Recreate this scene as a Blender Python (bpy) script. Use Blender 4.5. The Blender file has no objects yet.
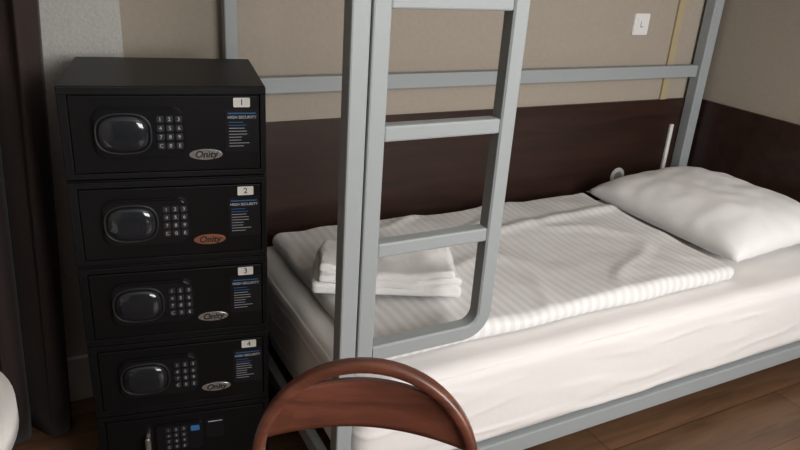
import bpy, bmesh, math, random
from mathutils import Vector, Matrix, noise
random.seed(4)
COL=bpy.context.scene.collection
bpy.context.scene.view_settings.view_transform='Standard'
bpy.context.scene.view_settings.exposure=.2
bpy.context.scene.view_settings.gamma=.93
# ------------------------------------------------------------ materials
def mat(name,color,rough=.5,metal=0,bump=0,bscale=200,var=0,vscale=5,spec=None,coat=0,sheen=0):
    m=bpy.data.materials.new(name);m.use_nodes=True;nt=m.node_tree;b=nt.nodes['Principled BSDF']
    b.inputs['Base Color'].default_value=(*color,1);b.inputs['Roughness'].default_value=rough;b.inputs['Metallic'].default_value=metal
    if spec is not None:b.inputs['Specular IOR Level'].default_value=spec
    if coat:b.inputs['Coat Weight'].default_value=coat;b.inputs['Coat Roughness'].default_value=.15
    if sheen:b.inputs['Sheen Weight'].default_value=sheen
    tc=nt.nodes.new('ShaderNodeTexCoord')
    if bump:
        n=nt.nodes.new('ShaderNodeTexNoise');n.inputs['Scale'].default_value=bscale;n.inputs['Detail'].default_value=4
        bp=nt.nodes.new('ShaderNodeBump');bp.inputs['Strength'].default_value=bump;bp.inputs['Distance'].default_value=.003
        nt.links.new(tc.outputs['Object'],n.inputs['Vector']);nt.links.new(n.outputs['Fac'],bp.inputs['Height']);nt.links.new(bp.outputs['Normal'],b.inputs['Normal'])
    if var:
        n=nt.nodes.new('ShaderNodeTexNoise');n.inputs['Scale'].default_value=vscale;n.inputs['Detail'].default_value=5
        r=nt.nodes.new('ShaderNodeValToRGB')
        r.color_ramp.elements[0].position=.3;r.color_ramp.elements[1].position=.7
        r.color_ramp.elements[0].color=(*[c*(1-var) for c in color],1);r.color_ramp.elements[1].color=(*[min(1,c*(1+var)) for c in color],1)
        nt.links.new(tc.outputs['Object'],n.inputs['Vector']);nt.links.new(n.outputs['Fac'],r.inputs['Fac']);nt.links.new(r.outputs['Color'],b.inputs['Base Color'])
    return m
def wood(name,c1,c2,rough,axis=0,scale=6,stretch=.08,coat=0,planks=None):
    m=bpy.data.materials.new(name);m.use_nodes=True;nt=m.node_tree;b=nt.nodes['Principled BSDF'];L=nt.links.new
    tc=nt.nodes.new('ShaderNodeTexCoord');mp=nt.nodes.new('ShaderNodeMapping')
    s=[scale]*3;s[axis]=scale*stretch;mp.inputs['Scale'].default_value=s
    L(tc.outputs['Object'],mp.inputs['Vector'])
    n=nt.nodes.new('ShaderNodeTexNoise');n.inputs['Scale'].default_value=4;n.inputs['Detail'].default_value=8;n.inputs['Roughness'].default_value=.65;n.inputs['Distortion'].default_value=.6
    L(mp.outputs['Vector'],n.inputs['Vector'])
    r=nt.nodes.new('ShaderNodeValToRGB');r.color_ramp.elements[0].position=.32;r.color_ramp.elements[1].position=.68
    r.color_ramp.elements[0].color=(*c1,1);r.color_ramp.elements[1].color=(*c2,1)
    L(n.outputs['Fac'],r.inputs['Fac']);out=r.outputs['Color']
    if planks:
        br=nt.nodes.new('ShaderNodeTexBrick');br.offset=.37
        br.inputs['Scale'].default_value=1;br.inputs['Brick Width'].default_value=planks[0];br.inputs['Row Height'].default_value=planks[1]
        br.inputs['Mortar Size'].default_value=.0015;br.inputs['Color1'].default_value=(.8,.8,.8,1);br.inputs['Color2'].default_value=(1.1,1.08,1.06,1);br.inputs['Mortar'].default_value=(.3,.25,.22,1)
        L(tc.outputs['Object'],br.inputs['Vector'])
        mx=nt.nodes.new('ShaderNodeMix');mx.data_type='RGBA';mx.blend_type='MULTIPLY';mx.inputs[0].default_value=1
        L(out,mx.inputs[6]);L(br.outputs['Color'],mx.inputs[7]);out=mx.outputs[2]
    L(out,b.inputs['Base Color']);b.inputs['Roughness'].default_value=rough
    if coat:b.inputs['Coat Weight'].default_value=coat;b.inputs['Coat Roughness'].default_value=.2
    bp=nt.nodes.new('ShaderNodeBump');bp.inputs['Strength'].default_value=.15;bp.inputs['Distance'].default_value=.002
    L(n.outputs['Fac'],bp.inputs['Height']);L(bp.outputs['Normal'],b.inputs['Normal'])
    return m
def stripes():
    m=bpy.data.materials.new('striped_satin_cotton');m.use_nodes=True;nt=m.node_tree;b=nt.nodes['Principled BSDF'];L=nt.links.new
    tc=nt.nodes.new('ShaderNodeTexCoord');w=nt.nodes.new('ShaderNodeTexWave');w.bands_direction='X';w.inputs['Scale'].default_value=10.5;w.inputs['Distortion'].default_value=.25;w.inputs['Detail Scale'].default_value=.6
    L(tc.outputs['Object'],w.inputs['Vector'])
    r=nt.nodes.new('ShaderNodeValToRGB');r.color_ramp.elements[0].position=.42;r.color_ramp.elements[1].position=.58
    r.color_ramp.elements[0].color=(.745,.735,.735,1);r.color_ramp.elements[1].color=(.83,.82,.82,1)
    L(w.outputs['Fac'],r.inputs['Fac']);L(r.outputs['Color'],b.inputs['Base Color'])
    r2=nt.nodes.new('ShaderNodeMapRange');r2.inputs[3].default_value=.75;r2.inputs[4].default_value=.5
    L(w.outputs['Fac'],r2.inputs[0]);L(r2.outputs[0],b.inputs['Roughness'])
    return m
M={}
M['wall']=mat('beige_wallpaper',(.37,.325,.270),.85,bump=.25,bscale=90,var=.03,vscale=60)
M['col']=mat('pale_grey_wallpaper',(.50,.49,.47),.85,bump=.8,bscale=120,var=.07,vscale=90)
M['ceil']=mat('ceiling_paint',(.8,.79,.76),.9,bump=.1)
M['white']=mat('white_paint',(.78,.78,.76),.45,bump=.05)
M['panel']=wood('dark_wood_panel',(.020,.009,.006),(.042,.018,.012),.4,axis=0,scale=5,stretch=.12)
M['floor']=wood('laminate_floor',(.115,.062,.034),(.235,.135,.078),.30,axis=0,scale=5,stretch=.1,planks=(1.2,.19))
M['steel']=mat('grey_painted_steel',(.335,.36,.37),.5,metal=0,bump=.08,bscale=300,spec=.4)
M['safe']=mat('black_powder_coat',(.006,.006,.007),.42,bump=.25,bscale=500,spec=.3)
M['safeface']=mat('black_satin_door',(.007,.007,.008),.34,bump=.08,bscale=500,spec=.35)
M['gloss']=mat('black_gloss_plastic',(.010,.011,.014),.14,coat=.4)
M['lens']=mat('smoked_display',(.016,.02,.026),.05,coat=1)
M['key']=mat('keypad_button',(.025,.025,.028),.4)
M['print']=mat('grey_print',(.45,.47,.5),.5)
M['blue']=mat('blue_print',(.05,.18,.42),.5)
M['label']=mat('black_label',(.010,.011,.015),.3)
M['tag']=mat('white_tag',(.8,.8,.76),.5)
M['ink']=mat('dark_ink',(.02,.02,.02),.6)
M['badge']=mat('silver_badge',(.62,.62,.62),.25,metal=.8)
M['badger']=mat('copper_badge',(.55,.25,.16),.3,metal=.7)
M['sheet']=mat('white_cotton_sheet',(.81,.79,.775),.8,bump=.2,bscale=35,sheen=.1)
M['duvet']=stripes()
M['pillow']=mat('white_pillowcase',(.85,.84,.84),.75,bump=.15,bscale=30,sheen=.1)
M['towel']=mat('white_terry',(.84,.83,.82),.95,bump=1,bscale=350,sheen=.3)
M['curtain']=mat('dark_brown_curtain',(.032,.019,.016),.8,bump=.3,bscale=250,sheen=.1)
M['chair']=wood('reddish_beech',(.085,.028,.017),(.19,.068,.042),.36,axis=0,scale=9,stretch=.15,coat=.3)
M['warmtrim']=mat('warm_lit_trim',(.42,.35,.22),.5,bump=.05)  # yellow base colour carries the warm light falling on this strip
M['plug']=mat('white_plastic',(.75,.75,.73),.4)
M['grey']=mat('grey_icon',(.35,.35,.35),.5)
# ------------------------------------------------------------ helpers
def empty(name,loc=(0,0,0),rz=0):
    e=bpy.data.objects.new(name,None);e.location=loc;e.rotation_euler=(0,0,rz);e.empty_display_size=.1;COL.objects.link(e);return e
def add(name,me,m,parent=None,smooth=False,loc=None,rot=None):
    o=bpy.data.objects.new(name,me);COL.objects.link(o)
    if m:me.materials.append(m)
    if parent:o.parent=parent
    if loc:o.location=loc
    if rot:o.rotation_euler=rot
    if smooth:
        for p in me.polygons:p.use_smooth=True
    return o
def boxbm(bm,lo,hi,bev=0,seg=2,mi=0):
    r=bmesh.ops.create_cube(bm,size=1);vs=r['verts']
    for v in vs:
        v.co=Vector([ (lo[i]+hi[i])/2+v.co[i]*(hi[i]-lo[i]) for i in range(3)])
    if bev:
        es=list({e for v in vs for e in v.link_edges})
        bmesh.ops.bevel(bm,geom=es,offset=bev,segments=seg,affect='EDGES',profile=.5)
def box(name,lo,hi,m,parent=None,bev=0,seg=2):
    bm=bmesh.new();boxbm(bm,lo,hi,bev,seg);me=bpy.data.meshes.new(name);bm.to_mesh(me);bm.free()
    return add(name,me,m,parent)
def boxes(name,lst,m,parent=None,bev=0,seg=2):
    bm=bmesh.new()
    for lo,hi in lst:boxbm(bm,lo,hi,bev,seg)
    me=bpy.data.meshes.new(name);bm.to_mesh(me);bm.free()
    return add(name,me,m,parent)
def sgnpow(s,k):return math.copysign(1-(1-abs(s))**k,s)
def softbox(name,lo,hi,r,m,parent=None,n=36,disp=None,k=1.5):
    bm=bmesh.new();bmesh.ops.create_cube(bm,size=2)
    bmesh.ops.subdivide_edges(bm,edges=bm.edges[:],cuts=n,use_grid_fill=True)
    c=[(lo[i]+hi[i])/2 for i in range(3)];h=[(hi[i]-lo[i])/2 for i in range(3)];rr=[min(r,x) for x in h]
    for v in bm.verts:
        p=[sgnpow(v.co[i],k)*h[i] for i in range(3)]
        q=[max(-(h[i]-rr[i]),min(h[i]-rr[i],p[i])) for i in range(3)]
        d=Vector([(p[i]-q[i])/rr[i] for i in range(3)])
        if d.length>1e-6:d.normalize()
        v.co=Vector([c[i]+q[i]+d[i]*rr[i] for i in range(3)])
    bm.normal_update()
    if disp:
        new=[v.co+disp(v.co.copy(),v.normal.copy()) for v in bm.verts]
        for v,p in zip(bm.verts,new):v.co=p
    me=bpy.data.meshes.new(name);bm.to_mesh(me);bm.free()
    return add(name,me,m,parent,smooth=True)
def tube(name,pts,w,m,parent=None,closed=False,prof=None,up=Vector((0,0,1)),smooth=True):
    if prof is None:prof=[(w*math.cos(t*math.tau/14),w*math.sin(t*math.tau/14)) for t in range(14)]
    bm=bmesh.new();rings=[];P=[Vector(p) for p in pts];n=len(P)
    for i,p in enumerate(P):
        a=P[i-1] if (i>0 or closed) else p;b=P[(i+1)%n] if (i<n-1 or closed) else p
        t=(b-a).normalized();s=t.cross(up).normalized();u=s.cross(t).normalized()
        rings.append([bm.verts.new(p+s*x+u*y) for x,y in prof])
    k=len(prof);rng=range(n if closed else n-1)
    for i in rng:
        A=rings[i];B=rings[(i+1)%n]
        for j in range(k):bm.faces.new((A[j],A[(j+1)%k],B[(j+1)%k],B[j]))
    if not closed:
        bm.faces.new(rings[0]);bm.faces.new(rings[-1][::-1])
    bmesh.ops.recalc_face_normals(bm,faces=bm.faces[:])
    me=bpy.data.meshes.new(name);bm.to_mesh(me);bm.free()
    return add(name,me,m,parent,smooth=smooth)
def rrect(w,h,r,seg=6):
    pts=[]
    for cx,cz,a0 in((w/2-r,h/2-r,0),(-w/2+r,h/2-r,90),(-w/2+r,-h/2+r,180),(w/2-r,-h/2+r,270)):
        for i in range(seg+1):
            a=math.radians(a0+90*i/seg);pts.append((cx+r*math.cos(a),cz+r*math.sin(a)))
    return pts
def plate(name,outline,y0,y1,m,parent,loc,bev=0):
    bm=bmesh.new();f=bm.faces.new([bm.verts.new((x,y0,z)) for x,z in outline])
    g=bmesh.ops.extrude_face_region(bm,geom=[f]);vs=[e for e in g['geom'] if isinstance(e,bmesh.types.BMVert)]
    for v in vs:v.co.y=y1
    bmesh.ops.recalc_face_normals(bm,faces=bm.faces[:])
    if bev:
        es=[e for e in bm.edges if all(abs(v.co.y-y1)<1e-6 for v in e.verts)]
        bmesh.ops.bevel(bm,geom=es,offset=bev,segments=2,affect='EDGES')
    me=bpy.data.meshes.new(name);bm.to_mesh(me);bm.free()
    return add(name,me,m,parent,loc=loc)
def text(name,s,size,m,parent,loc,shear=0,bold=0):
    cu=bpy.data.curves.new(name,'FONT');cu.body=s;cu.size=size;cu.align_x='CENTER';cu.align_y='CENTER';cu.extrude=.0003;cu.shear=shear;cu.offset=bold
    o=bpy.data.objects.new(name+'_tmp',cu);COL.objects.link(o)
    bpy.context.view_layer.update()
    me=bpy.data.meshes.new_from_object(o.evaluated_get(bpy.context.evaluated_depsgraph_get()))
    bpy.data.objects.remove(o)
    me.materials.clear()
    return add(name,me,m,parent,loc=loc,rot=(math.pi/2,0,0))
# ------------------------------------------------------------ room
XL,YF,ZC=-3.6,-3.4,2.6
box('floor',(XL-.1,YF-.1,-.1),(.1,.1,0),M['floor'])
box('ceiling',(XL-.1,YF-.1,ZC),(.1,.1,ZC+.1),M['ceil'])
box('wall_back',(XL-.1,0,0),(.1,.1,ZC),M['wall'])
box('wall_right',(0,YF-.1,0),(.1,0,ZC),M['wall'])
box('wall_left',(XL-.1,YF-.1,0),(XL,0,ZC),M['wall'])
wx0,wx1,wz0,wz1=-2.0,-.25,.85,2.3
boxes('wall_front',[((XL,YF-.1,0),(wx0,YF,ZC)),((wx1,YF-.1,0),(0,YF,ZC)),((wx0,YF-.1,0),(wx1,YF,wz0)),((wx0,YF-.1,wz1),(wx1,YF,ZC))],M['wall'])
w=empty('window_1')
boxes('window_frame',[((wx0,YF-.08,wz0),(wx0+.05,YF-.02,wz1)),((wx1-.05,YF-.08,wz0),(wx1,YF-.02,wz1)),((wx0+.05,YF-.08,wz0),(wx1-.05,YF-.02,wz0+.05)),((wx0+.05,YF-.08,wz1-.05),(wx1-.05,YF-.02,wz1)),(((wx0+wx1)/2-.03,YF-.08,wz0+.05),((wx0+wx1)/2+.03,YF-.02,wz1-.05))],M['white'],w,bev=.004)
box('wall_pier',(-2.64,-.10,0),(-2.36,0,ZC),M['col'])
box('baseboard_pier',(-2.64,-.115,0),(-2.36,-.10,.15),M['white'],bev=.004)
box('wall_panel_back',(-2.36,-.012,0),(0,0,.80),M['panel'])
box('wall_panel_right',(-.012,-3.0,0),(0,-.012,.80),M['panel'])
box('trim_1',(-.225,-.010,.80),(-.190,0,ZC),M['warmtrim'])
# ------------------------------------------------------------ bed
W=.913;XB=-2.06;h=.019
bed=empty('bunk_bed')
def bar(n,lo,hi,b=.004):return box(n,lo,hi,M['steel'],bed,bev=b)
ZT=1.78
bar('post_front_left',(XB-h,-W-h,0),(XB+h,-W+h,ZT))
bar('post_back_left',(XB-h,-.052,0),(XB+h,-.014,ZT))
bar('post_back_right',(-.080,-.062,0),(-.027,-.014,ZT))
bar('post_front_right',(-.075,-W-h,0),(-.027,-W+h,ZT))
bar('rail_back_guard',(XB+h,-.048,.898),(-.080,-.018,.948))
bar('rail_front_lower',(XB+h,-W-.017,.095),(-.075,-W+.017,.148))
bar('rail_back_lower',(XB+h,-.05,.100),(-.080,-.018,.148))
bar('rail_foot_lower',(-2.058,-W+h,.100),(-2.032,-.052,.148))
bar('rail_head_lower',(-.07,-W+h,.100),(-.035,-.062,.148))
for i in range(12):
    x=-1.95+i*.165
    bar('slat_%d'%i,(x,-W+.017,.125),(x+.06,-.05,.146),.002)
bar('rail_front_upper',(-1.67,-W-.017,1.50),(-.075,-W+.017,1.56))
bar('rail_back_upper',(XB+h,-.048,1.50),(-.080,-.018,1.56))
bar('rail_foot_upper',(-2.075,-W+h,1.50),(-2.042,-.052,1.56))
bar('rail_head_upper',(-.07,-W+h,1.50),(-.035,-.062,1.56))
lad=empty('bunk_ladder')
xl,xr=-2.019,-1.712;r=.05
zb=.517
def ladder_bar(n,lo,hi,b=.004):return box(n,lo,hi,M['steel'],lad,bev=b)
ladder_bar('stile_left',(xl-h+.0005,-W-h,zb-h),(xl+h,-W+h,1.78))
path=[(xr,-W,1.78),(xr,-W,1.2),(xr,-W,.8),(xr,-W,zb+r)]
for i in range(1,9):
    a=math.radians(90*i/8);path.append((xr-r+r*math.cos(a),-W,zb+r-r*math.sin(a)))
path+=[(xr-.15,-W,zb),(xl+h,-W,zb)]
q=h;c=.004
sq=[(q-c,q),(q,q-c),(q,-q+c),(q-c,-q),(-q+c,-q),(-q,-q+c),(-q,q-c),(-q+c,q)]
tube('stile_right',path,0,M['steel'],lad,prof=sq,up=Vector((0,1,0)),smooth=False)
for i,z in enumerate((.764,1.011,1.258,1.505)):
    ladder_bar('rung_%d'%(i+1),(xl+h,-W-.016,z-.016),(xr-h,-W+.016,z+.016))
# mattress
def nz(p,s,o=0):return noise.noise(Vector((p.x*s,p.y*s,p.z*s+o)))
def mdisp(p,n):
    if n.z<-.3:return Vector((0,0,0))
    a=.004*nz(p,3)+.002*nz(p,9,5)
    a+=.005*noise.noise(Vector((p.x*6,p.y*6,p.z*1.2)))
    if abs(n.z)<.5:a+=.005*math.cos((p.z-.285)*11)
    a+=.003*max(0,1-abs(noise.noise(Vector((p.x*3,p.y*3,p.z*14))))*6)
    if n.z>.5:a=min(a,.004)*.6
    return n*a
mt=empty('mattress');softbox('fitted_sheet',(-2.026,-.930,.150),(-.085,-.066,.416),.042,M['sheet'],mt,n=60,disp=mdisp)
um=empty('upper_mattress');softbox('fitted_sheet_upper',(-2.02,-.888,1.562),(-.085,-.066,1.72),.04,M['sheet'],um,n=16)
# duvet
def ddisp(p,n):
    f=max(0,(-1.5-p.x)/.45)
    q=Vector((p.x*2.0,p.y*3.0,0))
    a=.013*noise.noise(q)+.005*noise.noise(Vector((p.x*8+p.y*5,p.y*4,3)))+.0015*noise.noise(Vector((p.x*22,p.y*16,7)))
    rg=1-abs(noise.noise(Vector((p.x*3-p.y*3,p.y*2+p.x*1.2,11))))*6
    a+=.006*max(0,rg)
    a+=f*.008*noise.noise(Vector((p.x*12,p.y*9,2)))
    a+=.009*math.exp(-((p.y+.36+.06*math.sin(p.x*2.2))/.025)**2)
    z=a if n.z>0 else 0
    return Vector((n.x*.02*noise.noise(Vector((p.y*5,0,1))),n.y*.012*noise.noise(Vector((p.x*5,0,4))),z*max(0,n.z)))
dv=empty('duvet')
softbox('duvet_body',(-1.965,-.850,.4195),(-.672,-.11,.470),.025,M['duvet'],dv,n=90,disp=ddisp,k=1.25)
# pillow
def pillow(name,parent,a,b,T,m,seed=0,n=48):
    bm=bmesh.new()
    def P(u,v,s):
        e=max(0,(1-abs(u)**3)*(1-abs(v)**3))**.48
        x=a*u*(1-.06*(1-v*v));y=b*v*(1-.05*(1-u*u))
        z=s*T*e
        wr=.008*noise.noise(Vector((x*6+seed,y*6,s)))+.005*noise.noise(Vector((x*16,y*16+seed,s)))
        ed=1-min(1,e*1.4)
        wr+=.006*ed*math.sin(18*(u if abs(v)>abs(u) else v)+seed)
        return (x,y,z*(.50 if s<0 else 1)+wr*min(1,e*3)*(1 if s>0 else .2))
    top=[[bm.verts.new(P(-1+2*i/n,-1+2*j/n,1)) for j in range(n+1)] for i in range(n+1)]
    bot=[[top[i][j] if i in(0,n) or j in(0,n) else bm.verts.new(P(-1+2*i/n,-1+2*j/n,-1)) for j in range(n+1)] for i in range(n+1)]
    for i in range(n):
        for j in range(n):
            bm.faces.new((top[i][j],top[i+1][j],top[i+1][j+1],top[i][j+1]))
            try:bm.faces.new((bot[i][j],bot[i][j+1],bot[i+1][j+1],bot[i+1][j]))
            except ValueError:pass
    me=bpy.data.meshes.new(name);bm.to_mesh(me);bm.free()
    return add(name,me,m,parent,smooth=True)
pl=empty('pillow',(-.362,-.462,.479));pl.rotation_euler=(0,math.radians(-2),math.radians(1))
pillow('pillowcase',pl,.29,.352,.110,M['pillow'],seed=3)
# towel
tw=empty('folded_towel',(-1.775,-.550,.489),math.radians(-24))
def mk(i):
    def tdisp(p,n):
        g=.012*noise.noise(Vector((p.x*8+1,p.y*7,2)))+.006*math.sin(p.x*17+p.y*9)+.004
        up=max(0,g)
        if i==0 and n.z<0:up=0
        e=Vector((n.x,n.y,0))*(.012*noise.noise(Vector((p.x*9,p.y*9,i*3.1))))
        cr=.0035*max(0,1-abs(noise.noise(Vector((p.x*13+p.y*8,p.y*6,5))))*5) if n.z>0 else 0
        return Vector((0,0,up*(1+.25*i)+cr))+n*(.002*noise.noise(p*30))+e
    return tdisp
for i,(x0,x1,y0,y1,rz) in enumerate(((-.200,.195,-.120,.120,0),(-.190,.192,-.118,.110,2),(-.185,.180,-.110,.105,-2))):
    o=softbox('towel_fold_%d'%(i+1),(x0,y0,.018*i),(x1,y1,.018*i+.023),.0114,M['towel'],tw,n=36,disp=mk(i),k=1.2)
    o.rotation_euler=(0,0,math.radians(rz))
# ------------------------------------------------------------ safes
SW,SD,SH,ST=.426,.362,.206,1.040
st=empty('safe_stack',(-2.547,-.515,0),math.radians(-10.36))
def safe(i):
    z0=ST-(i+1)*SH;z1=z0+SH-.002
    n='safe_%d_'%(i+1)
    o=box(n+'body',(0,.004,z0+.001),(SW,SD,z1),M['safe'],st,bev=.004)
    t=.020
    boxes(n+'front_frame',[((0.002,-.004,z0+.003),(SW-.002,.004,z0+t*.8)),((.002,-.004,z1-t*.8),(SW-.002,.004,z1-.002)),((.002,-.004,z0+t*.8),(t,.004,z1-t*.8)),((SW-t*.7,-.004,z0+t*.8),(SW-.002,.004,z1-t*.8))],M['safe'],st,bev=.0012)
    box(n+'door',(t+.002,-.006,z0+t*.8+.002),(SW-t*.7-.002,.004,z1-t*.8-.002),M['safeface'],st,bev=.002)
    zc=z0+SH/2;f=-.006
    if i<4:
        plate(n+'pod',rrect(.185,.110,.030),f,f-.010,M['gloss'],st,(.158,0,zc+.004),bev=.004)
        pts=[]
        for k in range(32):
            a=k/32*math.tau
            x=math.copysign(abs(math.cos(a))**.7*.054,math.cos(a));z=math.copysign(abs(math.sin(a))**.75*.040,math.sin(a))
            if x>0:x*=.9
            pts.append((x,z))
        bm=bmesh.new();prev=None
        for s_,dy in ((1,0),(.97,-.006),(.88,-.0105),(.7,-.0135),(.45,-.0150),(.2,-.0155)):
            ring=[bm.verts.new((x*s_,f-.009+dy,z*s_)) for x,z in pts]
            if prev:
                for k in range(32):bm.faces.new((prev[k],prev[(k+1)%32],ring[(k+1)%32],ring[k]))
            prev=ring
        bm.faces.new(prev);bmesh.ops.recalc_face_normals(bm,faces=bm.faces[:])
        me=bpy.data.meshes.new(n+'handle_lens');bm.to_mesh(me);bm.free();add(n+'handle_lens',me,M['lens'],st,smooth=True,loc=(.128,0,zc+.004))
        ring=[(.128+x*1.08,f-.011,zc+.004+z*1.08) for x,z in pts]
        tube(n+'handle_ring',ring,.0022,M['key'],st,closed=True,up=Vector((0,1,0)))
        for r_ in range(4):
            for c_ in range(3):
                x=.200+c_*.0190;z=zc+.035-r_*.0195
                plate(n+'key_%d_%d'%(r_,c_),rrect(.0150,.0150,.004,3),f-.010,f-.0125,M['key'],st,(x,0,z))
                s='123456789C0E'[r_*3+c_]
                text(n+'digit_%d_%d'%(r_,c_),s,.0115,M['print'],st,(x,f-.0128,z))
        el=[(.036*math.cos(k/32*math.tau),.0125*math.sin(k/32*math.tau)) for k in range(32)]
        plate(n+'badge',el,f,f-.003,M['badger'] if i==1 else M['badge'],st,(.292,0,zc-.048),bev=.001)
        text(n+'badge_text','Onity',.021,M['ink'],st,(.292,f-.0033,zc-.048),shear=.2,bold=.0005)
        plate(n+'label',rrect(.072,.098,.003,2),f,f-.0008,M['label'],st,(.372,0,zc+.005))
        plate(n+'label_stripe',rrect(.060,.0025,.0008,2),f-.0008,f-.0012,M['blue'],st,(.372,0,zc+.044))
        text(n+'label_text','HIGH SECURITY',.0088,M['print'],st,(.372,f-.0012,zc+.035),bold=.0002)
        rnd=random.Random(3)
        for k in range(9):
            wdt=rnd.uniform(.026,.048)
            plate(n+'label_line_%d'%k,rrect(wdt,.0013,.0004,2),f-.0008,f-.0012,M['blue'] if k in(0,1) else M['print'],st,(.343+wdt/2,0,zc+.024-k*.0068))
        plate(n+'number_tag',rrect(.036,.021,.002,2),f,f-.0012,M['tag'],st,(.372+.004*(i%2),0,zc+.068))
        text(n+'number',str(i+1),.019,M['ink'],st,(.372+.004*(i%2),f-.0015,zc+.068))
    else:
        plate(n+'pod',rrect(.115,.085,.008),f,f-.010,M['gloss'],st,(.195,0,zc+.020),bev=.003)
        for r_ in range(4):
            for c_ in range(3):
                x=.168+c_*.019;z=zc+.048-r_*.018
                plate(n+'key_%d_%d'%(r_,c_),rrect(.0145,.013,.003,3),f-.010,f-.0125,M['key'],st,(x,0,z))
                text(n+'digit_%d_%d'%(r_,c_),'123456789C0E'[r_*3+c_],.010,M['print'],st,(x,f-.0128,z))
        plate(n+'keypad_screen',rrect(.022,.016,.003),f-.010,f-.0115,M['blue'],st,(.234,0,zc+.044))
        plate(n+'turn_knob',rrect(.012,.055,.005),f,f-.024,M['badge'],st,(.118,0,zc+.01),bev=.003)
        plate(n+'label',rrect(.045,.06,.003),f,f-.0008,M['label'],st,(.285,0,zc+.03))
        plate(n+'label_stripe',rrect(.036,.003,.0008,2),f-.0008,f-.0012,M['print'],st,(.285,0,zc+.05))
for i in range(5):safe(i)
boxes('plinth',[((.02,.02,0),(SW-.02,SD-.02,.011))],M['safe'],st)
# ------------------------------------------------------------ wall fittings
so=empty('wall_socket',(-.415,0,1.108))
plate('socket_plate',rrect(.082,.082,.006),0,-.010,M['plug'],so,(0,0,0),bev=.003)
plate('socket_insert',rrect(.052,.052,.004),-.010,-.012,M['plug'],so,(0,0,0),bev=.001)
plate('socket_mark_v',rrect(.004,.022,.001),-.012,-.0125,M['grey'],so,(-.006,0,0))
plate('socket_mark_h',rrect(.014,.004,.001),-.012,-.0125,M['grey'],so,(.001,0,-.009))
gr=empty('wall_grommet',(-.395,-.012,.475))
plate('grommet_ring',[(.038*math.cos(k/32*math.tau),.038*math.sin(k/32*math.tau)) for k in range(32)],0,-.006,M['plug'],gr,(0,0,0),bev=.002)
plate('grommet_hole',[(.022*math.cos(k/32*math.tau),.022*math.sin(k/32*math.tau)) for k in range(32)],-.006,-.0065,M['grey'],gr,(0,0,0))
cc=empty('cable_conduit');box('conduit',(-.140,-.024,.40),(-.121,-.012,.69),M['plug'],cc,bev=.003)
# ------------------------------------------------------------ curtain
def curtain(name,xs0,xs1,y,z0,z1):
    e=empty(name);bm=bmesh.new();nx,nz_=160,24;g=[]
    for i in range(nx+1):
        s=i/nx;row=[]
        for j in range(nz_+1):
            t=j/nz_;z=z0+(z1-z0)*t
            x1=xs1[0]+(xs1[1]-xs1[0])*t
            ph=s*math.tau*8+.7*math.sin(s*9)
            yy=y+.035*math.sin(ph)*(1-.15*t)+.012*math.sin(ph*2.1+z*2)
            xx=xs0+(x1-xs0)*s+.010*math.sin(ph*2+1)
            row.append(bm.verts.new((xx,yy,z)))
        g.append(row)
    for i in range(nx):
        for j in range(nz_):bm.faces.new((g[i][j],g[i+1][j],g[i+1][j+1],g[i][j+1]))
    me=bpy.data.meshes.new('curtain_cloth');bm.to_mesh(me);bm.free()
    o=add('curtain_cloth',me,M['curtain'],e,smooth=True)
    m=o.modifiers.new('s','SOLIDIFY');m.thickness=.003
    tube('curtain_rod',[(xs0-.05,y,z1+.02),(xs1[1]+.1,y,z1+.02)],.014,M['steel'],e)
    boxes('rod_brackets',[((xs0,y,z1+.01),(xs0+.02,0,z1+.03)),((xs1[1]+.05,y,z1+.01),(xs1[1]+.07,-.0,z1+.03))],M['steel'],e)
curtain('curtain',-3.4,(-2.612,-2.50),-.25,.01,2.4)
# pouf beside the curtain
pf=empty('pouf',(-2.965,-.83,0))
def cyl(name,r_,z0,z1,bev,parent,m):
    bm=bmesh.new();f=bm.faces.new([bm.verts.new((r_*math.cos(k/64*math.tau),r_*math.sin(k/64*math.tau),z0)) for k in range(64)])
    g=bmesh.ops.extrude_face_region(bm,geom=[f])
    for v in g['geom']:
        if isinstance(v,bmesh.types.BMVert):v.co.z=z1
    bmesh.ops.recalc_face_normals(bm,faces=bm.faces[:])
    bmesh.ops.bevel(bm,geom=[e for e in bm.edges if abs(e.verts[0].co.z-e.verts[1].co.z)<1e-6],offset=bev,segments=8,affect='EDGES')
    me=bpy.data.meshes.new(name);bm.to_mesh(me);bm.free();return add(name,me,m,parent,smooth=True)
cyl('cushion',.28,.36,.64,.12,pf,M['sheet'])
cyl('base',.16,0,.36,.01,pf,M['safe'])
# ------------------------------------------------------------ bentwood chair
ch=empty('bentwood_chair',(-2.203,-1.322,0),math.radians(-29))
ZH=.786;R=.161;lean=math.radians(8)
def hp(x,s,o=0):
    return (x,-s*math.sin(lean)+o,ZH-s*math.cos(lean))
hoop=[]
for k in range(9):
    s=.46-(.46-R)*k/9;hoop.append(hp(-R-.01*(s-R),s-.011))
for k in range(33):
    a=math.pi-math.pi*k/32;hoop.append(hp(R*math.cos(a),R-R*math.sin(a)))
for k in range(1,10):
    s=R+(.46-R)*k/9;hoop.append(hp(R+.01*(s-R),s-.011))
pr=[(.0095*math.copysign(abs(math.cos(a))**.7,math.cos(a)),.0125*math.copysign(abs(math.sin(a))**.7,math.sin(a))) for a in [k/16*math.tau for k in range(16)]]
tube('back_hoop',hoop,0,M['chair'],ch,prof=pr,up=Vector((0,1,0)))
bm=bmesh.new();nx=28;ny=10;fr=[];bk=[]
def half(s):
    return math.sqrt(max(0,R*R-(R-s)**2)) if s<R else R
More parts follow.
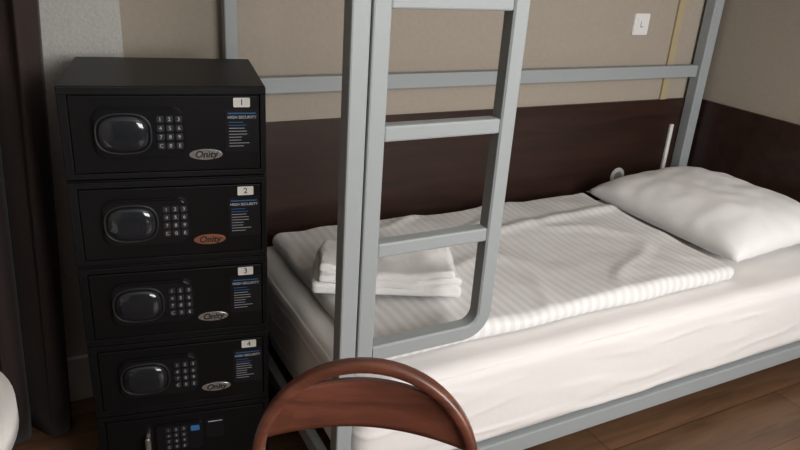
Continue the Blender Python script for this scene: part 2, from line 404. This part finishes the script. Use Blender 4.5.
for i in range(nx+1):
    u=-1+2*i/nx;c1=[];c2=[]
    for j in range(ny+1):
        v=j/ny
        st_=.036+.010*u*u;sb=.112+.016*u*u
        s=st_+(sb-st_)*v;x=u*half(s)
        bow=.022*(1-u*u)
        c1.append(bm.verts.new(hp(x,s,bow-.005)));c2.append(bm.verts.new(hp(x,s,bow+.005)))
    fr.append(c1);bk.append(c2)
for i in range(nx):
    for j in range(ny):
        bm.faces.new((fr[i][j],fr[i+1][j],fr[i+1][j+1],fr[i][j+1]));bm.faces.new((bk[i][j],bk[i][j+1],bk[i+1][j+1],bk[i+1][j]))
    bm.faces.new((fr[i][0],bk[i][0],bk[i+1][0],fr[i+1][0]));bm.faces.new((fr[i][ny],fr[i+1][ny],bk[i+1][ny],bk[i][ny]))
for j in range(ny):
    bm.faces.new((fr[0][j],fr[0][j+1],bk[0][j+1],bk[0][j]));bm.faces.new((fr[nx][j],bk[nx][j],bk[nx][j+1],fr[nx][j+1]))
bmesh.ops.recalc_face_normals(bm,faces=bm.faces[:])
me=bpy.data.meshes.new('back_slat');bm.to_mesh(me);bm.free();add('back_slat',me,M['chair'],ch,smooth=True)
yb=-.46*math.sin(lean)
def disc(name,cx,cy,r_,z0,z1,ry=None,m=M['chair']):
    bm=bmesh.new();o=[(cx+r_*math.cos(k/40*math.tau),cy+(ry or r_)*math.sin(k/40*math.tau)) for k in range(40)]
    f=bm.faces.new([bm.verts.new((x,y,z0)) for x,y in o]);g=bmesh.ops.extrude_face_region(bm,geom=[f])
    for v in g['geom']:
        if isinstance(v,bmesh.types.BMVert):v.co.z=z1
    bmesh.ops.recalc_face_normals(bm,faces=bm.faces[:])
    bmesh.ops.bevel(bm,geom=[e for e in bm.edges if abs(e.verts[0].co.z-e.verts[1].co.z)<1e-6],offset=.006,segments=3,affect='EDGES')
    me=bpy.data.meshes.new(name);bm.to_mesh(me);bm.free();return add(name,me,m,ch)
disc('seat',0,yb-.18,.20,.43,.455,ry=.19)
for k,(sx,sy) in enumerate(((-1,1),(1,1),(-1,-1),(1,-1))):
    top=(sx*.14,yb-.18+sy*.12,.43)
    botm=(sx*.175,yb-.18+sy*(.17 if sy<0 else .22),0)
    tp=Vector(top);bt=Vector(botm)
    if sy>0:
        tp=Vector(hp(sx*(R+.003),.449))
    tube('leg_%d'%(k+1),[bt.lerp(tp,t/6) for t in range(7)],.0125,M['chair'],ch,up=Vector((0,1,0)))
ringp=[(.145*math.cos(k/32*math.tau),yb-.18+.15*math.sin(k/32*math.tau),.22) for k in range(32)]
tube('stretcher_ring',ringp,.009,M['chair'],ch,closed=True)
# ------------------------------------------------------------ lights
def area(name,loc,rot,sx,sy,p,col):
    l=bpy.data.lights.new(name,'AREA');l.shape='RECTANGLE';l.size=sx;l.size_y=sy;l.energy=p;l.color=col
    o=bpy.data.objects.new(name,l);o.location=loc;o.rotation_euler=rot;COL.objects.link(o);return o
area('window_daylight',((wx0+wx1)/2,YF-.15,(wz0+wz1)/2),(math.radians(90),0,0),wx1-wx0,wz1-wz0,84,(1,.98,.955))
lamp=empty('ceiling_fill',(-1.6,-1.9,ZC))  # unseen glowing globe under the ceiling, added as warm fill light
bm=bmesh.new();bmesh.ops.create_uvsphere(bm,u_segments=32,v_segments=16,radius=.16)
for v in bm.verts:v.co.z*=.45
me=bpy.data.meshes.new('fill_globe');bm.to_mesh(me);bm.free()
gm=mat('fill_glow',(.9,.88,.8),.3);gm.node_tree.nodes['Principled BSDF'].inputs['Emission Color'].default_value=(1,.87,.75,1);gm.node_tree.nodes['Principled BSDF'].inputs['Emission Strength'].default_value=4
add('fill_globe',me,gm,lamp,smooth=True,loc=(0,0,-.073))
wd=bpy.data.worlds.new('World');bpy.context.scene.world=wd;wd.use_nodes=True
wd.node_tree.nodes['Background'].inputs[0].default_value=(.75,.85,1,1);wd.node_tree.nodes['Background'].inputs[1].default_value=.8
# ------------------------------------------------------------ camera
yw,pt,rl=math.radians(28.998),math.radians(22.334),math.radians(3.942)
F=Vector((math.sin(yw),math.cos(yw),0));Rv=Vector((math.cos(yw),-math.sin(yw),0));U=Vector((0,0,1))
D=-F*math.sin(pt)-U*math.cos(pt);fw=F*math.cos(pt)-U*math.sin(pt)
ix=Rv*math.cos(rl)-D*math.sin(rl);iy=Rv*math.sin(rl)+D*math.cos(rl)
cd=bpy.data.cameras.new('camera');cd.lens=693.9/800*36;cd.sensor_width=36;cd.clip_start=.02
co=bpy.data.objects.new('camera',cd);COL.objects.link(co)
co.matrix_world=Matrix((( ix.x,-iy.x,-fw.x,-2.591),(ix.y,-iy.y,-fw.y,-2.080),(ix.z,-iy.z,-fw.z,1.358),(0,0,0,1)))
bpy.context.scene.camera=co
